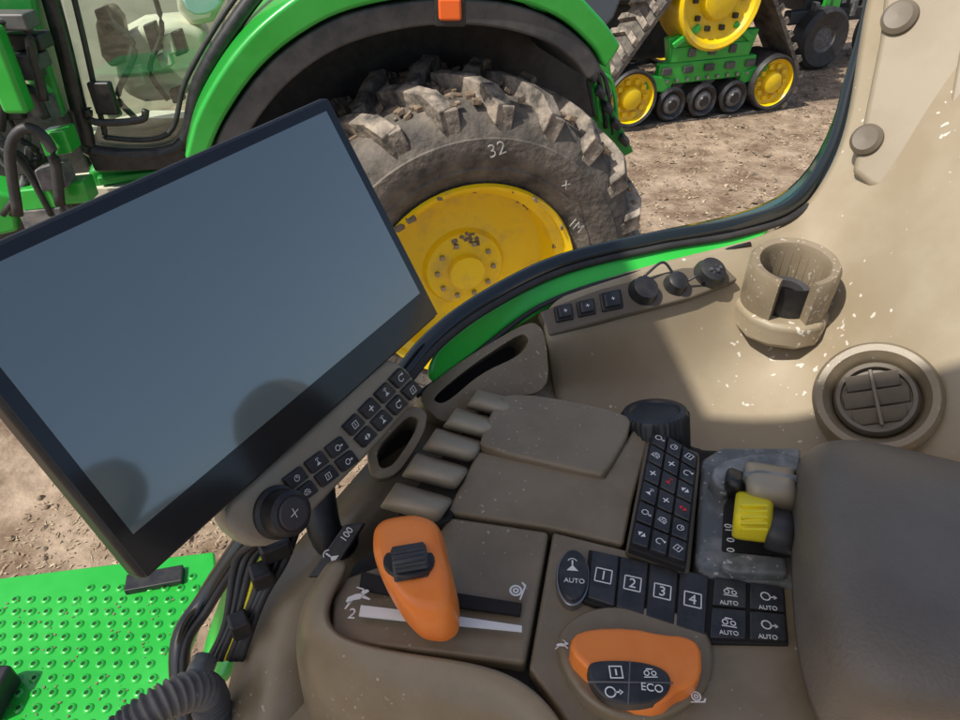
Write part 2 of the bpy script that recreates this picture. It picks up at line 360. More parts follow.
slab('inner_console',[lp(a,b_,cy+.22) for a,b_ in((92,10),(120,5),(132,60),(104,72))],.12,M_taupeD,T,.02,ch=1)
for q in range(8):
    a=random.uniform(100,180); b_=random.uniform(15,120); boxes('cab_lever',[(lp(a,b_,cy+.18),(.03,0,.01),(0,.02,0),(-.004,0,.03+.03*random.random()))],(M_blk,M_int)[q%2],T,.008)
tbar('cab_cable',[(150,-20),(162,30),(150,70),(168,100)],cy+.16,.012,M_rub)
tbar('cab_rail',[(110,20),(135,50),(118,95),(135,118)],cy+.14,.014,M_hose)
slab('plastic_bag',[lp(a,b_,cy+.2) for a,b_ in((180,-5),(205,-12),(225,0),(212,14),(190,16))],.05,mat('bag_teal',(.40,.72,.70),.3),T,.01,ch=1)
tpoly('hood_pillar',[(-60,-60),(22,-60),(48,60),(66,118),(40,118),(18,60),(-60,60)],cy-.1,.3,M_grnd,.02)
tpoly('lower_body',[(-80,90),(70,110),(90,165),(180,158),(190,190),(150,260),(-80,330)],cy+.25,.3,M_rub,.02)
tpoly('fuel_tank_green',[(84,160),(186,156),(180,190),(140,215),(95,205)],cy+.05,.2,M_grnd,.03,ch=1)
tpoly('tank_rib',[(96,178),(168,170),(166,176),(100,186)],cy+.02,.04,M_grnd,.01)  # raised rib in the same green as the tank
tpoly('frame_green',[(-60,180),(16,196),(18,232),(-60,250)],cy-.1,.2,M_grn,.02)
tbar('step_rail',[(18,215),(10,150),(28,128),(52,150),(60,205)],cy-.28,.022,M_rub)
tbar('step_rail',[(0,130),(6,95),(30,90),(46,118)],cy-.2,.02,M_rub)
tbar('grab_rail',[(-40,30),(20,22),(34,60),(44,100)],cy-.25,.02,M_blk)
for i,(a,b_) in enumerate(((30,165),(42,195),(15,70),(56,175),(8,110),(70,190),(30,60),(35,110),(22,40),(60,140),(12,20),(48,215))):
    boxes('step_part',[(lp(a,b_,cy-.12-.03*i%.1),(.06+.02*(i%3),.0,.01*(i%2)),(0,.05,0),(0,0,.03+.02*(i%2)))],(M_rub,M_grn,M_fend,M_hose)[i%4],T,.01)
for i in range(9): tbar('hydraulic_hose',[(random.uniform(-20,70),110+random.uniform(0,40)),(random.uniform(-10,70),160),(random.uniform(0,80),215)],cy-.05-.02*i,.014,(M_rub,M_hose)[i%2])
boxes('hood_bright_part',[(lp(4,70,cy-.3),(.05,0,0),(0,.04,0),(0,0,.16))],M_grn,T,.02)
# rear frame
tpoly('rear_frame',[(540,52),(565,44),(592,62),(634,152),(622,158),(604,145),(572,110),(550,80)],1.0,.06,M_grnd,.012)
tpoly('rear_frame_b',[(505,-30),(560,-30),(582,18),(545,35),(520,20)],1.1,.1,M_grn,.02)
tpoly('rear_frame_c',[(574,-10),(608,45),(614,92),(602,97),(584,50),(560,10)],1.25,.06,M_grn,.01)
tpoly('rear_grey_panel',[(574,-60),(645,-60),(614,18),(598,34),(582,10)],1.5,.2,mat('panel_bluegrey',(.10,.12,.14),.4),.02)
for i in range(5): tbar('rear_hose',[(572+i*7,40+i*8),(585+i*7,70+i*4),(594+i*6,116+i*6)],.95+.02*i,.014,(M_rub,M_grn,M_blk)[i%3])
boxes('rear_coupler',[(lp(592+8*i,76+16*i,.94),(.028,0,-.02),(0,.04,0),(.01,0,.024)) for i in range(5)],M_rub,T,.012)
boxes('marker_light_base',[(lp(450,8,.0),(.066,0,0),(0,.03,0),(0,0,.068))],M_blk,T,.01)
boxes('marker_light',[(lp(450,9,-.04),(.048,0,0),(0,.02,0),(0,0,.043))],M_amb,T,.012)
# =============== TRACKED TRACTOR
B=math.radians(20); tcn=(U(632,131,8.78)+U(767,113,9.36))/2; K=empty('tracked_tractor',(tcn.x,tcn.y,0),B)
circ=[((-1.10,.39),.40),((1.02,.39),.40),((-.04,1.44),.62)]
pts=[]
for (c,r) in circ:
    for i in range(72): 
        a=2*math.pi*i/72; pts.append((c[0]+(r)*math.cos(a),c[1]+r*math.sin(a)))
def hull(P):
    P=sorted(set(P)); 
    def half(P):
        h=[]
        for p in P:
            while len(h)>1 and (h[-1][0]-h[-2][0])*(p[1]-h[-2][1])-(h[-1][1]-h[-2][1])*(p[0]-h[-2][0])<=0: h.pop()
            h.append(p)
        return h[:-1]
    return half(P)+half(P[::-1])
hp=[Vector((a,0,b)) for a,b in hull(pts)]
per=[];tot=0
for i in range(len(hp)): per.append(tot); tot+=(hp[(i+1)%len(hp)]-hp[i]).length
def hat(s):
    s%=tot
    for i in range(len(hp)-1,-1,-1):
        if per[i]<=s:
            q=hp[(i+1)%len(hp)]; d=(q-hp[i]).length; return hp[i]+(q-hp[i])*((s-per[i])/max(d,1e-6)),(q-hp[i]).normalized()
n=120
def track(y0):
    vs=[];fs=[];lg=[]
    for i in range(n):
        p,t=hat(tot*i/n); out=t.cross(Vector((0,1,0))); 
        if out.dot(p-Vector((0,0,.8)))<0: out=-out
        vs+= [p+Vector((0,y0,0)),p+Vector((0,y0+.6,0)),p+out*-.05+Vector((0,y0+.6,0)),p-out*.05+Vector((0,y0,0))]
        if i%3==0:
            for sd in(0,1): lg.append((p+out*.025+Vector((0,y0+.15+.3*sd,0)),t*.04,Vector((0,.15,0))+t*(.05 if sd else -.05),out*.035))
        j=(i+1)%n
        for q in range(4): fs.append([i*4+q,i*4+(q+1)%4,j*4+(q+1)%4,j*4+q])
    mesh('track_belt',vs,fs,M_tyre,K,world=False); boxes('track_lugs',lg,M_lug,K,world=False)
    for (c,r),nm in zip(circ,('idler_wheel','idler_wheel','drive_wheel')):
        rr=r-.06
        lathe(nm,[(rr,.05),(rr,.0),(rr*.88,-.01),(rr*.8,.05),(rr*.45,.08),(rr*.38,.0),(rr*.2,-.02),(0,-.02)],Vector((c[0],y0,c[1])),(0,1,0),M_yel,K,40,world=False)
        lathe(nm+'_tyre',[(rr*.88,-.012),(rr*.97,-.03),(rr*1.03,.0),(rr*1.03,.5),(rr*.8,.5)],Vector((c[0],y0,c[1])),(0,1,0),M_rub if rr<.4 else M_yel,K,40,world=False)
        hb=[]
        for i in range(10):
            a=2*math.pi*i/10; hb.append((Vector((c[0]+rr*.6*math.cos(a),y0+.05,c[1]+rr*.6*math.sin(a))),(.03,0,0),(0,.03,0),(0,0,.03)))
        boxes('hub_bolts',hb,M_blk if r>.45 else M_yel,K,.006,world=False)
    for x in(-.5,-.03,.44):
        lathe('mid_roller',[(.20,.3),(.21,.02),(.18,-.01),(.13,.03),(.08,.02),(.06,-.02),(0,-.02)],Vector((x,y0,.26)),(0,1,0),M_blk,K,32,world=False)
        lathe('mid_roller_hub',[(.12,.02),(.09,.0),(.0,-.0)],Vector((x,y0-.005,.26)),(0,1,0),M_hose,K,24,world=False)
    boxes('track_frame',[((0,y0+.12,.62),(.72,0,0),(0,.05,0),(0,0,.13)),((-.42,y0+.14,.86),(.18,0,.02),(0,.06,0),(-.05,0,.2)),((.45,y0+.14,.86),(.18,0,0),(0,.06,0),(.05,0,.2)),((0,y0+.10,.84),(.58,0,0),(0,.04,0),(0,0,.09)),((-.72,y0+.1,.52),(.2,0,-.05),(0,.05,0),(.02,0,.09)),((.72,y0+.1,.52),(.2,0,.05),(0,.05,0),(.02,0,.09))],M_grn,K,.02,world=False)
    boxes('frame_detail',[((-.62+.31*i,y0+.055,.66),(.07,0,0),(0,.02,0),(0,0,.04)) for i in range(5)]+[((-.3+.3*i,y0+.055,.86),(.05,0,0),(0,.02,0),(0,0,.05)) for i in range(3)],M_fend,K,.01,world=False)
    boxes('frame_bolts',[((-.6+.15*i,y0+.06,.54),(.02,0,0),(0,.02,0),(0,0,.02)) for i in range(9)],M_steel,K,.004,world=False)
    bar('frame_strut',(-.6,y0+.06,.95),(-.25,y0+.06,1.15),.08,M_grn,K,world=False,bv=.02); bar('frame_strut',(.55,y0+.06,.95),(.25,y0+.06,1.15),.08,M_grn,K,world=False,bv=.02)
track(0); track(2.6)
boxes('body',[((0,1.6,1.7),(2.2,0,0),(0,.55,0),(0,0,.45)),((.3,1.3,2.6),(1,0,0),(0,.7,0),(0,0,.6)),((0,1.6,.9),(1.2,0,0),(0,.4,0),(0,0,.4))],M_fend,K,.06,world=False)
boxes('fender_plate',[((.1,.3,2.45),(1.3,0,0),(0,.4,0),(0,0,.04)),((-1.35,.5,2.15),(.04,0,.0),(0,.4,0),(0,0,.32))],M_fend,K,.02,world=False)
iloc=UZ(838,62,-H); I=empty('farm_implement',(iloc.x,iloc.y,0),B)
boxes('frame',[bx((-.5,0,1.1),(.9,.06,.07)),bx((-.4,0,.75),(.9,.08,.10)),bx((.2,.4,1.2),(1.2,.4,.4)),bx((-1.2,.3,1.5),(.5,.3,.5))],M_dgrey,I,.03,world=False)
boxes('panel',[bx((-.62,-.14,1.0),(.16,.03,.22)),bx((.25,-.14,1.1),(.2,.03,.16))],M_grn,I,.02,world=False)
boxes('hydraulics',[bx((-.9+.25*i,-.12,.85+.1*(i%3)),(.04,.05,.12)) for i in range(8)],M_hose,I,.01,world=False)
for x in(-.7,.55):
    lathe('implement_wheel',[(.2,.02),(.40,-.02),(.46,.03),(.46,.25),(.2,.28)],Vector((x,-.3,.46)),(0,1,0),M_rub,I,32,world=False)
    lathe('implement_wheel_rim',[(.2,.02),(.16,.06),(.05,.04),(0,.04)],Vector((x,-.3,.46)),(0,1,0),M_hose,I,32,world=False)
# =============== STEP PLATFORM (own tractor)
PZ=-1.35
pl=empty('step_platform')
slab('deck',zs([(-220,640),(-60,585),(214,551),(216,575),(190,640),(168,700),(150,800),(-260,900)],PZ),.03,M_grn,pl,.006)
a0=UZ(0,600,PZ); ctrs=[]
for i in range(-24,30):
    for j in range(-26,20):
        p=a0+Vector((.034*i+(.017 if j%2 else 0),.030*j,0)); r=(p-CAM); dp=r.dot(Fw); px=480+F*r.dot(Rt)/dp; py=360-F*r.dot(Up)/dp
        lim=214-max(0,(py-575))*.40
        if -190<px<lim-12 and 590-px*.13+10<py<890: ctrs.append(p)
def rings(name,ctrs,prof,m,par,seg=12):
    vs=[];fs=[]
    for p in ctrs:
        o=len(vs); k=len(prof)
        for i in range(seg):
            t=2*math.pi*i/seg
            for r,h in prof: vs.append(p+Vector((r*math.cos(t),r*math.sin(t),h)))
        for i in range(seg):
            j=(i+1)%seg
            for q in range(k-1): fs.append([o+i*k+q,o+j*k+q,o+j*k+q+1,o+i*k+q+1])
    return mesh(name,vs,fs,m,par,True,fix=False)
rings('raised_dimples',ctrs,[(.0105,.0005),(.008,.004),(.0045,.0042)],M_grn,pl)
rings('drain_holes',ctrs,[(.0042,.0035),(.0001,.0032)],mat('hole_dark',(.003,.05,.008),.9),pl,10)
boxes('platform_bracket',[(UZ(155,580,PZ+.006),(.06,.014,0),(-.006,.022,0),(0,0,.01))],M_blk,pl,.003)
boxes('platform_latch',[(UZ(-6,694,PZ+.03),(.022,0,0),(0,.045,0),(0,0,.03))],M_blk,pl,.008)
dl_=[]
for i in range(140):
    p=UZ(random.uniform(-20,205),random.uniform(600,720),PZ)+Vector((0,0,.002)); s=random.uniform(.0006,.0018); a=random.uniform(0,6)
    dl_.append((p,(s*math.cos(a)*1.6,s*math.sin(a)*1.6,0),(-s*math.sin(a),s*math.cos(a),0),(0,0,s*.4)))
boxes('deck_dirt',dl_,M_mud,pl)
# =============== CAB WINDOW FRAME
wf=empty('cab_window_frame')
seal=[(882,-60,.90),(868,20,.89),(852,80,.88),(832,150,.86),(795,203,.84),(735,226,.81),(655,240,.78),(560,263,.74),(485,300,.69),(432,340,.655),(385,395,.63),(300,470,.62),(245,540,.63),(205,600,.64),(180,650,.62),(190,760,.6)]
SP=[U(*s) for s in seal]
tube('window_seal',SP,.0095,mat('seal_gloss',(.012,.016,.016),.16,spec=.8),wf)
tube('inner_trim',[U(a+(7 if i<5 else 4),b_+8,d-.008) for i,(a,b_,d) in enumerate(seal)],.004,M_rub,wf)
patch('frit_band',[[U(a-3,b_-8,d+.03) for a,b_,d in seal],SP],mat('frit_glass',(.01,.045,.03),.06,spec=1),wf,2,.003)
patch('green_sill',[[U(428,352,.655),U(485,309,.69),U(560,272,.738),U(655,248,.776),U(735,234,.806),U(772,224,.82)],[U(424,396,.668),U(480,352,.695),U(545,305,.723),U(628,278,.757),U(700,259,.787),U(765,240,.812)]],mat('green_sill_paint',(.03,.50,.05),.3,col2=(.05,.55,.07),nscale=6,coat=.4),wf,3,.003)
tube('sill_edge_trim',[U(416,396,.662),U(470,358,.685),U(541,306,.714),U(620,277,.750),U(690,259,.783),U(750,244,.800)],.0028,M_blk,wf)
fe=empty('own_fender')
patch('fender_lower',[[U(250,535,.75),U(232,580,.76),U(212,630,.76),(U(200,680,.74))],[U(290,550,.72),U(262,590,.72),U(240,640,.72),U(225,690,.7)]],M_grn,fe,2,.01)
# =============== ADDED OUT OF VIEW: slab shading the console, silhouettes for the monitor to mirror
cr=empty('unseen_light_shapers'); RZ=H+.62
M_shade=mat('shade_slab_pale',(.72,.66,.56),.9,col2=(.76,.70,.61),nscale=5)  # pale so the added slab's underside bounces light back down
shade_pts=[Vector((a,b,RZ)) for a,b in [(-1.05,-.35),(.6,-.35),(.6,.03),(-.2,.11),(-.46,.14),(-.47,.39),(-.50,.58),(-1.05,.58)]]
k=len(shade_pts); mesh('shade_slab',shade_pts+[v+Vector((0,0,.08)) for v in shade_pts],[list(range(k)),list(range(2*k-1,k-1,-1))]+[[i,(i+1)%k,(i+1)%k+k,i+k] for i in range(k)],M_shade,cr)  # added unseen slab, outline cut to shade console and let sun onto shelf
bar('reflection_post',(1.05,-.44,H-1.0),(.95,-.42,RZ),.10,M_pil,cr,.08)  # added unseen post, a silhouette for the monitor reflection
bar('reflection_rail',(1.10,-.44,H-.36),(1.06,.62,H-.30),.05,M_blk,cr,.10)  # added unseen rail, another silhouette for the monitor reflection
st=empty('reflection_seat')  # added unseen seat shapes, dark silhouettes mirrored in the monitor
def v(x,y,z): return Vector((x,y,H+z))
slab('refl_backrest',[v(.80,-.46,-.65),v(.80,.10,-.65),v(.86,.16,-.30),v(.90,.10,-.10),v(.90,-.44,-.10),v(.86,-.50,-.30)],.12,M_pad,st,.03,ch=2)
slab('refl_headrest',[v(.90,-.30,-.10),v(.90,-.02,-.10),v(.92,-.0,.06),v(.92,-.30,.06)],.09,M_pad,st,.03,ch=2)
slab('refl_bolster',[v(.84,.14,-.55),v(.84,.36,-.50),v(.86,.40,-.18),v(.87,.32,-.06),v(.87,.16,-.10)],.10,M_pad,st,.03,ch=2)
# =============== CAB SIDE PANEL
cp=empty('cab_side_panel')
g=[
[(540,303,.715),(620,274,.752),(690,256,.785),(745,243,.80),(795,224,.84),(838,165,.835),(856,95,.84),(872,-60,.84)],
[(545,335,.70),(625,312,.735),(690,298,.76),(745,284,.785),(805,270,.81),(868,215,.775),(905,140,.765),(945,-60,.77)],
[(548,345,.70),(628,324,.742),(693,311,.77),(748,300,.795),(812,312,.80),(880,285,.72),(940,225,.695),(1020,80,.68)],
[(552,385,.745),(640,385,.775),(705,388,.79),(755,388,.79),(808,385,.755),(875,375,.68),(950,345,.62),(1060,280,.58)],
[(560,412,.73),(650,425,.745),(720,442,.735),(780,447,.72),(830,455,.69),(890,465,.63),(965,455,.59),(1070,430,.54)],
[(570,470,.70),(660,480,.70),(730,500,.69),(790,510,.68),(850,530,.65),(910,550,.62),(1000,560,.58),(1100,560,.54)]]
patch('shelf_shell',[[U(*c) for c in r] for r in g],M_taupeL,cp,3,.006)
patch('side_wall',[[U(*c) for c in r] for r in [
[(566,300,.775),(538,309,.765),(462,362,.735),(420,398,.710),(384,448,.66),(326,514,.63),(272,574,.605),(238,644,.59),(220,756,.565)],
[(568,322,.775),(541,335,.765),(470,372,.735),(430,405,.705),(390,455,.65),(330,520,.62),(275,580,.60),(240,650,.58),(222,760,.56)],
[(575,352,.77),(545,362,.76),(490,390,.735),(448,420,.69),(405,470,.62),(345,530,.60),(290,590,.585),(255,660,.565),(240,760,.54)],
[(600,405,.78),(562,405,.73),(508,410,.71),(470,440,.68),(430,490,.64),(365,545,.60),(310,610,.575),(290,680,.55),(280,770,.53)],
[(620,470,.76),(580,470,.70),(540,470,.69),(500,500,.67),(460,540,.64),(400,590,.61),(350,650,.60),(330,720,.58),(330,800,.56)]]],M_taupe,cp,3,.006)
def pocket(name,outer,inner,depth,m,par,skirt=.012):
    o=[U(*c) for c in outer]; i=[U(*c) for c in inner]; o=chaik(o,2,.2); i=chaik(i,2,.2); n=normal(o); k=len(o)
    vs=[v+n*.003 for v in o]+[v+n*.003 for v in i]+[v-n*depth for v in i]+[v-n*skirt for v in o]
    fs=[]
    for q in range(k):
        r=(q+1)%k; fs+=[[q,r,k+r,k+q],[k+q,k+r,2*k+r,2*k+q],[3*k+q,3*k+r,r,q]]
    fs.append([2*k+q for q in range(k)])
    me=mesh(name,vs,fs,m,par); bev(me,.0018,3,40)
    me.data.materials.append(M_seam_recess);  # pocket floor coloured near-black, recess shade put into the colour
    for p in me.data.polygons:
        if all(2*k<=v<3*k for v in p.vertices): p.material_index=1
    return me
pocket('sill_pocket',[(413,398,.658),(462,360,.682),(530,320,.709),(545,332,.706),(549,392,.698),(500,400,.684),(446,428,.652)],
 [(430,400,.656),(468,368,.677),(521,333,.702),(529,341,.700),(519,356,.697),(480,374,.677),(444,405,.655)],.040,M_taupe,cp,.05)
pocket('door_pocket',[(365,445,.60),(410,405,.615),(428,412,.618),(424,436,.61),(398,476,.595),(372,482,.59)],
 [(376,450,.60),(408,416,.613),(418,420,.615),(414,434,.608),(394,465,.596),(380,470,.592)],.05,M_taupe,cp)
# switch strip
ss=empty('switch_panel')
slab('strip',[U(*c) for c in[(538,314,.712),(600,291,.735),(680,270,.765),(722,268,.778),(736,282,.772),(690,300,.752),(620,318,.725),(548,338,.702)]],.012,M_taupeD,ss,.003,up=.006)
P0=U(640,295,.742)
nS=normal([U(538,314,.712),U(680,270,.765),U(736,282,.772),U(548,338,.702)])
for a,b_,s in((562,316,10),(584,311,10),(609,304,12)):
    q=[onpl(a+dx*s,b_+dy*s,P0,nS) for dx,dy in((-1,-.55),(.75,-.95),(1,.6),(-.75,.95))]
    slab('rocker_frame',q,.01,M_blk,ss,.0015,up=.009); c=sum(q,Vector())/4
    slab('rocker',[c+(v_-c)*.75 for v_ in q],.008,M_btn,ss,.002,up=.0125); glyph(c+nS*.0128,q[1]-q[0],nS,.005,2,M_wht,ss)
for a,b_,r in((640,295,.0145),(672,288,.0115),(706,277,.0155)):
    c=onpl(a,b_,P0,nS)
    lathe('socket_cap',[(r*1.1,.0),(r*1.1,.009),(r,.011),(r*.92,.018),(r*.6,.02),(0,.02)],c,nS,M_blk,ss,32)
c=onpl(706,277,P0,nS)
boxes('socket_pins',[(c+nS*.021+Vector((.006*math.cos(t),.006*math.sin(t),0)),(.0015,0,0),(0,.0015,0),(0,0,.001)) for t in(0,1.2,2.5,3.8,5)],M_steel,ss)
tube('cap_strap',[onpl(640,282,P0,nS)+nS*.012,onpl(655,272,P0,nS)+nS*.02,onpl(668,280,P0,nS)+nS*.014],.0015,M_blk,ss)
tube('cap_strap',[onpl(680,288,P0,nS)+nS*.012,onpl(690,285,P0,nS)+nS*.02,onpl(698,287,P0,nS)+nS*.012],.0015,M_blk,ss)
# cup holder
ch=empty('cup_holder'); c=U(796,262,.735); ax=Vector((-.05,-.12,1)).normalized(); uc=Vector((-.25,-1,0))
lathe('cup_collar',[(.034,-.05),(.0345,-.006),(.0365,.0),(.0435,.002),(.0465,-.003),(.0465,-.03),(.046,-.07),(.034,-.07)],c,ax,M_taupe,ch,64,a0=math.radians(24),a1=math.radians(336),u=uc)
lathe('cup_inside',[(.0345,-.012),(.034,-.055),(.0,-.055)],c,ax,M_blk,ch,48)
lathe('cup_liner_ring',[(.028,-.045),(.026,-.038),(.018,-.038),(.017,-.046)],c,ax,M_dgrey,ch,40)
slab('collar_flange',[c+ax*-.055+uc.normalized()*a_+Vector((1,-.25,0)).normalized()*b_ for a_,b_ in((.052,-.03),(.052,.03),(.0,.056),(-.05,.04),(-.05,-.04),(.0,-.056))],.03,M_taupeL,ch,.008,ch=1)
# vent
av=empty('air_vent'); c=U(876,398,.640); ax=(CAM-c).normalized()*.75+Vector((-.15,0,.35)); ax.normalize()
lathe('vent_ring',[(.055,-.03),(.0535,.004),(.050,.009),(.044,.008),(.040,.001),(.0365,-.006),(.0365,-.02),(0,-.02)],c,ax,M_taupe,av,64)
lathe('vent_ball',[(.036,-.012),(.0355,-.001),(.033,.004),(.0295,.003),(.029,-.004),(0,-.008)],c,ax,M_taupeD,av,48)
xv=Vector((.25,1,.1)); xv=(xv-ax*xv.dot(ax)).normalized(); xv,yv=ax.cross(xv),xv
for i in(-1,0,1):
    hw=math.sqrt(max(.029**2-(abs(i)*.0135+.003)**2,0)); boxes('vent_louvre',[(c+yv*i*.0165+ax*.0,xv*hw*.94,yv*.0066+ax*.0035,ax*.0010)],M_taupeD,av,.0008)
boxes('vent_louvre_core',[(c+ax*.003,yv*.027,xv*.0018,ax*.002)],M_taupeD,av,.001)
# pillar trim
pi=empty('cab_pillar')
Pp=U(880,100,.775); npp=normal([Pp,U(940,190,.728),U(930,-40,.75)])
slab('pillar_trim',[onpl(a,b_,Pp,npp) for a,b_ in[(890,-80),(1040,-80),(1000,60),(985,170),(940,196),(914,203),(868,186),(850,172),(862,120),(878,40)]],.03,M_pil,pi,.008)
slab('pillar_face',[onpl(a,b_,Pp,npp) for a,b_ in[(985,-80),(1040,-80),(1000,60),(985,165),(936,192),(952,100)]],.01,M_pil,pi,.004,up=.008)
for a,b_,r in((900,18,.018),(867,140,.0165)):
    c=onpl(a,b_,Pp,npp)
    lathe('trim_plug',[(r*1.1,-.004),(r*1.05,.004),(r*.8,.008),(r*.5,.0075),(0,.007)],c,npp,M_taupeD,pi,40)
# =============== MONITOR
mc=[(328,95),(440,315),(145,583),(-100,283)]
r=[ray(*q) for q in mc]
Am=np.array([[-r[1][k],r[2][k],-r[3][k]] for k in range(3)]); bb=np.array([-r[0][k] for k in range(3)])
dB,dC,dD=np.linalg.solve(Am,bb); base=[1,dB,dC,dD]
k=.315/(r[1]*dB-r[2]*dC).length
Q=[CAM+r[i]*base[i]*k for i in range(4)]
mo=empty('touchscreen_monitor'); nM=normal(Q); c4=[Q[3],Q[0],Q[1],Q[2]]
slab('housing',Q,.022,M_blk,mo,.005,ch=0)
slab('bezel_glass',[bil(c4,.008,.012),bil(c4,.992,.012),bil(c4,.992,.988),bil(c4,.008,.988)],.002,M_bez,mo,.0008,up=.001)
slab('display',[bil(c4,.035,.05),bil(c4,.965,.05),bil(c4,.965,.86),bil(c4,.035,.86)],.0008,M_screen,mo,0,up=.0016)
cm=sum(Q,Vector())/4
slab('rear_hub',[cm+(q-cm)*.4-nM*.028 for q in Q],.03,M_blk,mo,.01)
tube('mount_arm',[cm-nM*.05,bil(c4,.7,.8)-nM*.07,U(322,520,.57),U(345,545,.59)],.014,M_blk,mo)
# keypad bar
kb=empty('monitor_keypad'); Pk=Q[1]-nM*.010
def K_(a,b_): return onpl(a,b_,Pk,nM)
slab('bar',[K_(a,b_) for a,b_ in[(383,357),(405,364),(418,382),(416,402),(377,448),(324,502),(292,538),(262,550),(236,538),(222,515),(240,492),(300,440)]],.020,M_pad2,kb,.006,ch=1)
def sub(p0,p1,wd,nc):
    dx,dy=p1[0]-p0[0],p1[1]-p0[1]; l=math.hypot(dx,dy); ox,oy=-dy/l*wd/2,dx/l*wd/2
    c=[K_(p0[0]-ox,p0[1]-oy),K_(p1[0]-ox,p1[1]-oy),K_(p1[0]+ox,p1[1]+oy),K_(p0[0]+ox,p0[1]+oy)]
    keypad('keys',c,nc,2,kb,.09,.003,size=.55,back=False)
sub((350,439),(411,377),34,4); sub((288,493),(350,447),34,3)
c=K_(277,512); lathe('rotary_knob',[(.019,0),(.019,.003),(.0165,.005),(.016,.018),(.013,.0205),(0,.020)],c,nM,M_blk,kb,40,rf=lambda t,r_,h:1+.02*math.sin(t*40) if .004<h<.019 and r_>.014 else 1)
lathe('knob_cap',[(.0115,.0202),(.0105,.0215),(0,.0215)],c,nM,M_dgrey,kb,32); text('X',c+nM*.0218,Vector((1,0,-.1)),nM,.009,M_wht,kb,off=-.0002)
# =============== ARMREST CONSOLE
ac=empty('armrest_console')
Z=-.42
slab('core',zs([(492,400),(640,412),(700,445),(803,450),(812,600),(840,690),(700,730),(540,720),(430,650),(335,632),(338,590),(352,560),(405,520),(445,470)],Z-.018),.12,M_seam_recess,ac,.01)
slab('storage_lid',zs([(498,396),(520,392),(575,400),(625,412),(634,424),(606,473),(598,474),(484,448),(478,440)],Z+.018),.03,M_taupe,ac,.0035,ch=1)
slab('upper_panel',[UZ(*q) for q in[(478,450,Z+.012),(604,477,Z+.012),(634,428,Z+.012),(650,436,Z+.006),(633,500,Z+.003),(624,545,Z),(548,527,Z+.002),(446,512,Z+.002)]],.035,M_taupe,ac,.003)
slab('joystick_panel',[UZ(*q) for q in[(450,516,Z),(549,531,Z),(525,664,Z-.006),(430,652,Z-.010),(330,640,Z-.016),(332,600,Z-.016),(345,577,Z-.014),(400,558,Z-.008),(428,545,Z-.004)]],.03,M_taupe,ac,.0035)
slab('button_panel',[UZ(*q) for q in[(553,531,Z),(625,549,Z),(700,574,Z),(790,585,Z),(806,600,Z),(818,640,Z),(848,700,Z),(800,740,Z),(580,740,Z-.01),(529,668,Z-.006)]],.04,M_taupe,ac,.003)
patch('lower_body',[[U(*q) for q in r_] for r_ in [
[(352,562,.505),(328,596,.487),(322,640,.462),(425,656,.452),(526,670,.437),(580,745,.405)],
[(335,560,.51),(306,598,.495),(300,648,.472),(400,685,.447),(505,705,.430),(560,770,.40)],
[(322,570,.54),(292,615,.52),(296,690,.49),(380,740,.46),(480,770,.45),(540,800,.43)],
[(325,600,.60),(300,650,.58),(310,750,.56),(380,800,.54),(480,830,.53),(540,850,.5)]]],M_taupe,ac,3,.004)
slab('seat_base_trim',[U(*q) for q in[(245,720,.56),(262,690,.57),(300,655,.57),(420,700,.55),(560,760,.52),(240,800,.5)]],.03,M_taupe,ac,.006)
slab('lever_channel',zs([(488,400),(516,404),(450,520),(392,530),(400,505)],Z+.002),.03,M_seam_recess,ac,.003)
PD=[(492,404),(472,424),(454,446),(436,472),(417,503)]
for i,(a,b_) in enumerate(PD):
    s=1+.10*i; wx,wy=20*s,5.5*s; hx,hy=-5.8*s,8.6*s
    rows=[]
    for j in range(9):
        t=-1+2*j/8; row=[]; dz={0:-.018,1:-.004,2:-.001,3:.001,4:.002,5:.001,6:-.001,7:-.005,8:-.018}[j]
        for q in(-1,-.96,0,.96,1):
            row.append(UZ(a+wx*q+hx*t,b_+wy*q+hy*t,Z+.018+dz-(.014 if abs(q)==1 else 0)))
        rows.append(row)
    patch('lever_paddle',rows,M_pad2,ac,2,.002)
lathe('encoder_wheel',[(.029,-.03),(.029,.004),(.0275,.007),(.022,.008),(.020,.006),(0,.006)],UZ(655,418,Z+.010),(-.12,.30,.92),M_blk,ac,96,rf=lambda t,r_,h:1+.03*math.sin(t*40) if r_>.0285 else 1)
slab('keypad_bezel',zs([(648,431),(700,452),(700,470),(690,572),(626,549)],Z+.008),.02,M_taupeD,ac,.003)
q=[UZ(653,429,Z+.012),UZ(697,457,Z+.012),UZ(685,566,Z+.012),UZ(630,546,Z+.012)]
keypad('aux',q,3,6,ac,.05,.0035,icons=[0,7,5,3,2,1,2,4,6,4,2,6,0,3,7,6,1,5],size=.56,reds=(7,11))
# lever block (right)
lb=empty('hydraulic_lever_block')
slab('block',zs([(702,458),(722,446),(802,446),(806,588),(702,576),(696,560)],Z+.004),.03,M_gry,lb,.005,ch=0)
slab('block_raised',zs([(708,470),(735,455),(802,450),(800,475),(742,478),(722,492)],Z+.018),.02,M_gry,lb,.005,ch=1)
slab('lever_slot',zs([(738,478),(792,482),(792,556),(722,550),(724,505)],Z+.006),.01,M_seam_recess,lb,.002)
def lever(a,b_,wx,wy,hx,hy,zt,m1,nm):
    rows=[]
    for j in range(6):
        t=-1+2*j/5; rows.append([UZ(a+wx*q+hx*t,b_+wy*q+hy*t,zt-.018*t*t-(.008 if abs(q)==1 else 0)) for q in(-1,-.92,0,.92,1)])
    return patch(nm,rows,m1,lb,2,.005)
lever(771,487,22,3,2,20,Z+.038,M_pad2,'lever_beige')
slab('lever_cap',zs([(742,470),(762,468),(800,474),(800,480),(750,478)],Z+.035),.02,M_gry,lb,.004)
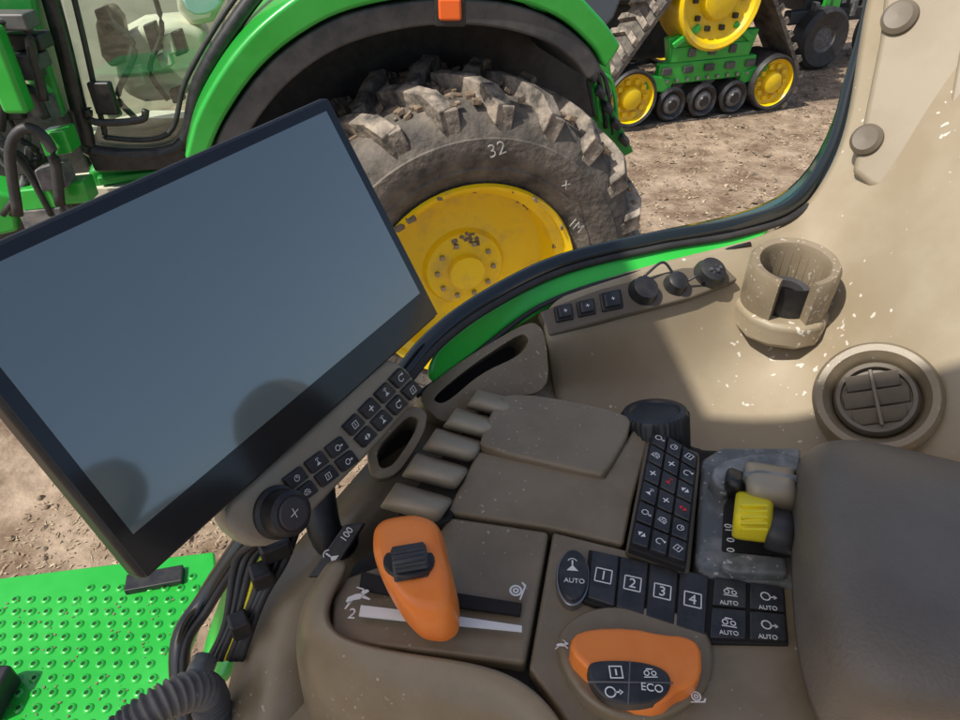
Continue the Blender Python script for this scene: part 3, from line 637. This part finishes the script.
lever(779,530,12,3,0,20,Z+.036,M_dgrey,'lever_black_side'); lever(753,517,16,2,-2,21,Z+.042,M_yelp,'lever_yellow_grip'); lever(735,482,7,3,-2,12,Z+.028,M_blk,'lever_black')
boxes('grip_rib',[(UZ(754,506+6*i,Z+.043),(.009,0,0),(0,.0008,0),(0,0,.001)) for i in range(5)],M_yelp,lb)
nz=Vector((0,0,1))
for s,a,b_ in(('0',731,550),('0',731,540),('10',729,528)): text(s,UZ(a,b_,Z+.0072),Vector((.1,1,0)),nz,.008,M_wht,lb)
slab('slot_scale',zs([(722,558),(745,552),(785,556),(788,574),(735,572),(722,566)],Z+.012),.01,M_gry,lb,.003)
# buttons
ob=[UZ(573+17*math.cos(t),577+28*math.sin(t) ,Z+.004) for t in[2*math.pi*i/28 for i in range(28)]]
slab('auto_button_ring',ob,.008,M_steel,ac,.001,up=-.0005); cc=sum(ob,Vector())/28
slab('auto_button',[cc+(v_-cc)*.9 for v_ in ob],.008,M_btn,ac,.0015,up=.003)
glyph(cc+nz*.0034+Vector((0,.006,0)),Vector((1,-.1,0)),nz,.012,4,M_wht,ac); text('AUTO',cc+nz*.0034-Vector((0,.006,0)),Vector((1,-.1,0)),nz,.0052,M_wht,ac)
q=zs([(591,551),(709,577),(705,640),(586,601)],Z+.001); keypad('number',q,4,1,ac,.03,.003,icons=['1','2','3','4'],size=.42)
xq=(q[1]-q[0]).normalized(); yq=nz.cross(xq)
for i in range(4):
    cc=bil(q,(i+.5)/4,.5)+Vector((0,0,.0040)); s=.0056
    boxes('number_box',[(cc+xq*dx*s+yq*dy*s,xq*(s if dy else .0004),yq*(s if dx else .0004),(0,0,.0002)) for dx,dy in((1,0),(-1,0),(0,1),(0,-1))],M_wht,ac)
keypad('seq',zs([(712,578),(783,589),(787,644),(707,641)],Z+.001),2,2,ac,.04,.003,icons=[3,0,3,0],size=.42)
for a,b_ in((729,604),(768,609),(729,634),(768,638)): text('AUTO',UZ(a,b_-1,Z+.0046),Vector((1,-.1,0)),nz,.0045,M_wht,ac)
slab('joystick_slot',[UZ(*v_) for v_ in[(362,573,Z-.007),(440,592,Z-.004),(522,605,Z-.002),(520,617,Z-.002),(440,606,Z-.005),(360,590,Z-.009)]],.004,M_seam_recess,ac,.0005,up=.003)
slab('speed_wedge',[UZ(*v_) for v_ in[(362,608,Z-.009),(437,617,Z-.005),(437,627,Z-.005),(360,619,Z-.010)]],.001,M_wht,ac,0,up=.004)
slab('speed_wedge',[UZ(*v_) for v_ in[(441,617,Z-.005),(522,629,Z-.002),(522,635,Z-.002),(441,627,Z-.005)]],.001,M_wht,ac,0,up=.004)
glyph(UZ(357,597,Z-.003),Vector((1,.4,0)),nz,.015,8,M_wht,ac); text('2',UZ(352,614,Z-.003),Vector((1,-.1,0)),nz,.011,M_wht,ac)
glyph(UZ(517,590,Z+.004),Vector((.4,1,0)),nz,.013,9,M_wht,ac)
# joystick
js=empty('joystick')
tube('stem',[UZ(425,600,Z-.02),UZ(420,590,Z+.03)],.012,M_blk,js,16,0)
o=[(372,554),(373,530),(384,520),(416,515),(440,523),(446,552),(455,586),(455,612),(440,622),(414,619),(397,602),(382,578)]
jt=chaik([UZ(a,b_,Z+.055+(560-b_)*.0002) for a,b_ in o],1,.2); cj=sum(jt,Vector())/len(jt); nj=Vector((-.1,-.15,1)).normalized(); vs=[];fs=[]; lev=[(.60,.010),(.88,.009),(.99,.002),(1.02,-.012),(1.0,-.032),(.80,-.050)]
k=len(jt)
for s,h in lev: vs+=[cj+(v_-cj)*s+nj*h for v_ in jt]
for a in range(len(lev)-1):
    for i in range(k): fs.append([a*k+i,a*k+(i+1)%k,(a+1)*k+(i+1)%k,(a+1)*k+i])
fs+=[list(range(k)),[(len(lev)-1)*k+i for i in range(k)]]
o_=mesh('grip',vs,fs,M_org,js,True); s_=o_.modifiers.new('s','SUBSURF'); s_.levels=s_.render_levels=2
jw=onpl(409,561,cj+nj*.010,nj)
rc=[jw+Vector((.0160*math.cos(t),.0125*math.sin(t),0)) for t in[2*math.pi*i/28 for i in range(28)]]
slab('thumbwheel_recess',rc,.004,M_blk,js,.001,up=.0015)
lathe('thumbwheel',[(0,-.011),(.010,-.011),(.0115,-.0095),(.0115,.0095),(.010,.011),(0,.011)],jw-nj*.004,(.97,.20,0),M_dgrey,js,72,rf=lambda t,r_,h:1+.06*math.sin(t*22) if r_>.011 else 1)
# orange dial
dl=empty('orange_selector_dial')
slab('dial_surround',zs([(552,640),(575,612),(610,603),(680,608),(712,632),(716,668),(700,700),(640,725),(580,700)],Z+.004),.02,M_taupe,dl,.004,ch=2)
slab('orange_ring',zs([(570,650),(572,634),(590,627),(630,626),(664,633),(684,634),(702,642),(703,676),(690,686),(678,690),(664,703),(630,700),(592,672)],Z+.020),.02,M_org,dl,.0035,ch=1)
slab('black_face',zs([(586,664),(600,659),(640,660),(666,668),(673,682),(664,698),(640,704),(610,702),(592,685)],Z+.0225),.01,M_btn,dl,.002,ch=2)
for p_ in(((630,661),(628,704)),((588,682),(673,683))): bar('face_gap',UZ(*p_[0],Z+.0226),UZ(*p_[1],Z+.0226),.0008,M_hose,dl,.0008)
glyph(UZ(616,672,Z+.0234),Vector((1,0,0)),nz,.010,5,M_wht,dl); text('ECO',UZ(652,688,Z+.0236),Vector((1,-.15,0)),nz,.0065,M_wht,dl); glyph(UZ(612,692,Z+.0234),Vector((1,0,0)),nz,.009,0,M_wht,dl); glyph(UZ(650,673,Z+.0234),Vector((1,0,0)),nz,.008,3,M_wht,dl)
glyph(UZ(697,697,Z+.0052),Vector((1,0,0)),nz,.009,9,M_wht,dl); glyph(UZ(562,645,Z+.0052),Vector((1,0,0)),nz,.007,8,M_wht,dl)
# =============== ARMREST PAD
ap=empty('armrest_pad')
g=[[(806,452,-.40),(850,440,-.395),(960,470,-.39),(1100,500,-.39)],
[(808,450,-.365),(850,445,-.350),(960,482,-.350),(1100,520,-.35)],
[(812,520,-.350),(860,520,-.335),(970,550,-.335),(1120,590,-.335)],
[(818,610,-.350),(870,620,-.335),(980,640,-.335),(1140,680,-.335)],
[(842,682,-.355),(885,700,-.345),(990,712,-.345),(1150,750,-.345)],
[(860,705,-.385),(895,718,-.39),(1000,725,-.39),(1150,765,-.39)],
[(856,708,-.42),(895,722,-.43),(1000,730,-.43),(1150,770,-.43)]]
rows=[[UZ(*t_) for t_ in r_] for r_ in g]
rows=[[r_[0]+Vector((.004,0,-.045))]+r_ for r_ in rows]
patch('cushion',rows,M_pad,ap,3,.01)
# =============== SMALL STUFF bottom-left
hs=empty('corrugated_hose')
tube('corrugation',[U(120,735,.50),U(160,705,.51),U(195,690,.53),U(210,700,.55),U(215,740,.57)],.016,M_hose,hs,16,26,rf=lambda i,n:.0135+.0020*math.sin(i*1.35))
tube('connector',[U(188,700,.52),U(205,660,.55)],.010,M_gry,hs,12,0)
bc=empty('cable_bundle')
for i in range(7):
    tube('cable',[U(300-i*6,520+i*3,.585-.004*i),U(285-i*8,560,.58),U(262-i*6,600+i*4,.575),U(240-i*5,660,.57)],.0036 if i!=3 else .0018,(M_rub,M_yelp,M_blk,M_rub)[(i*2)%4 if i!=3 else 1],bc,8)
boxes('cable_clamp',[(U(262,575,.57),(.008,.004,0),(-.004,.008,0),(0,0,.009)),(U(240,625,.565),(.007,.004,0),(-.004,.007,0),(0,0,.010)),(U(275,548,.57),(.011,.006,0),(-.004,.007,0),(0,0,.009))],M_blk,bc,.003)
bd=[U(308,578,.545),(U(345,525,.56)),U(366,523,.56),U(333,576,.545)]
slab('panel_badge',bd,.006,M_btn,cp,.002,up=.004); nb=normal(bd); b2=[bd[1],bd[2],bd[3],bd[0]]
text('100',bil(b2,.5,.22)+nb*.0045,bd[1]-bd[0],nb,.008,M_wht,cp); glyph(bil(b2,.5,.65)+nb*.0045,bd[1]-bd[0],nb,.013,4,M_wht,cp)
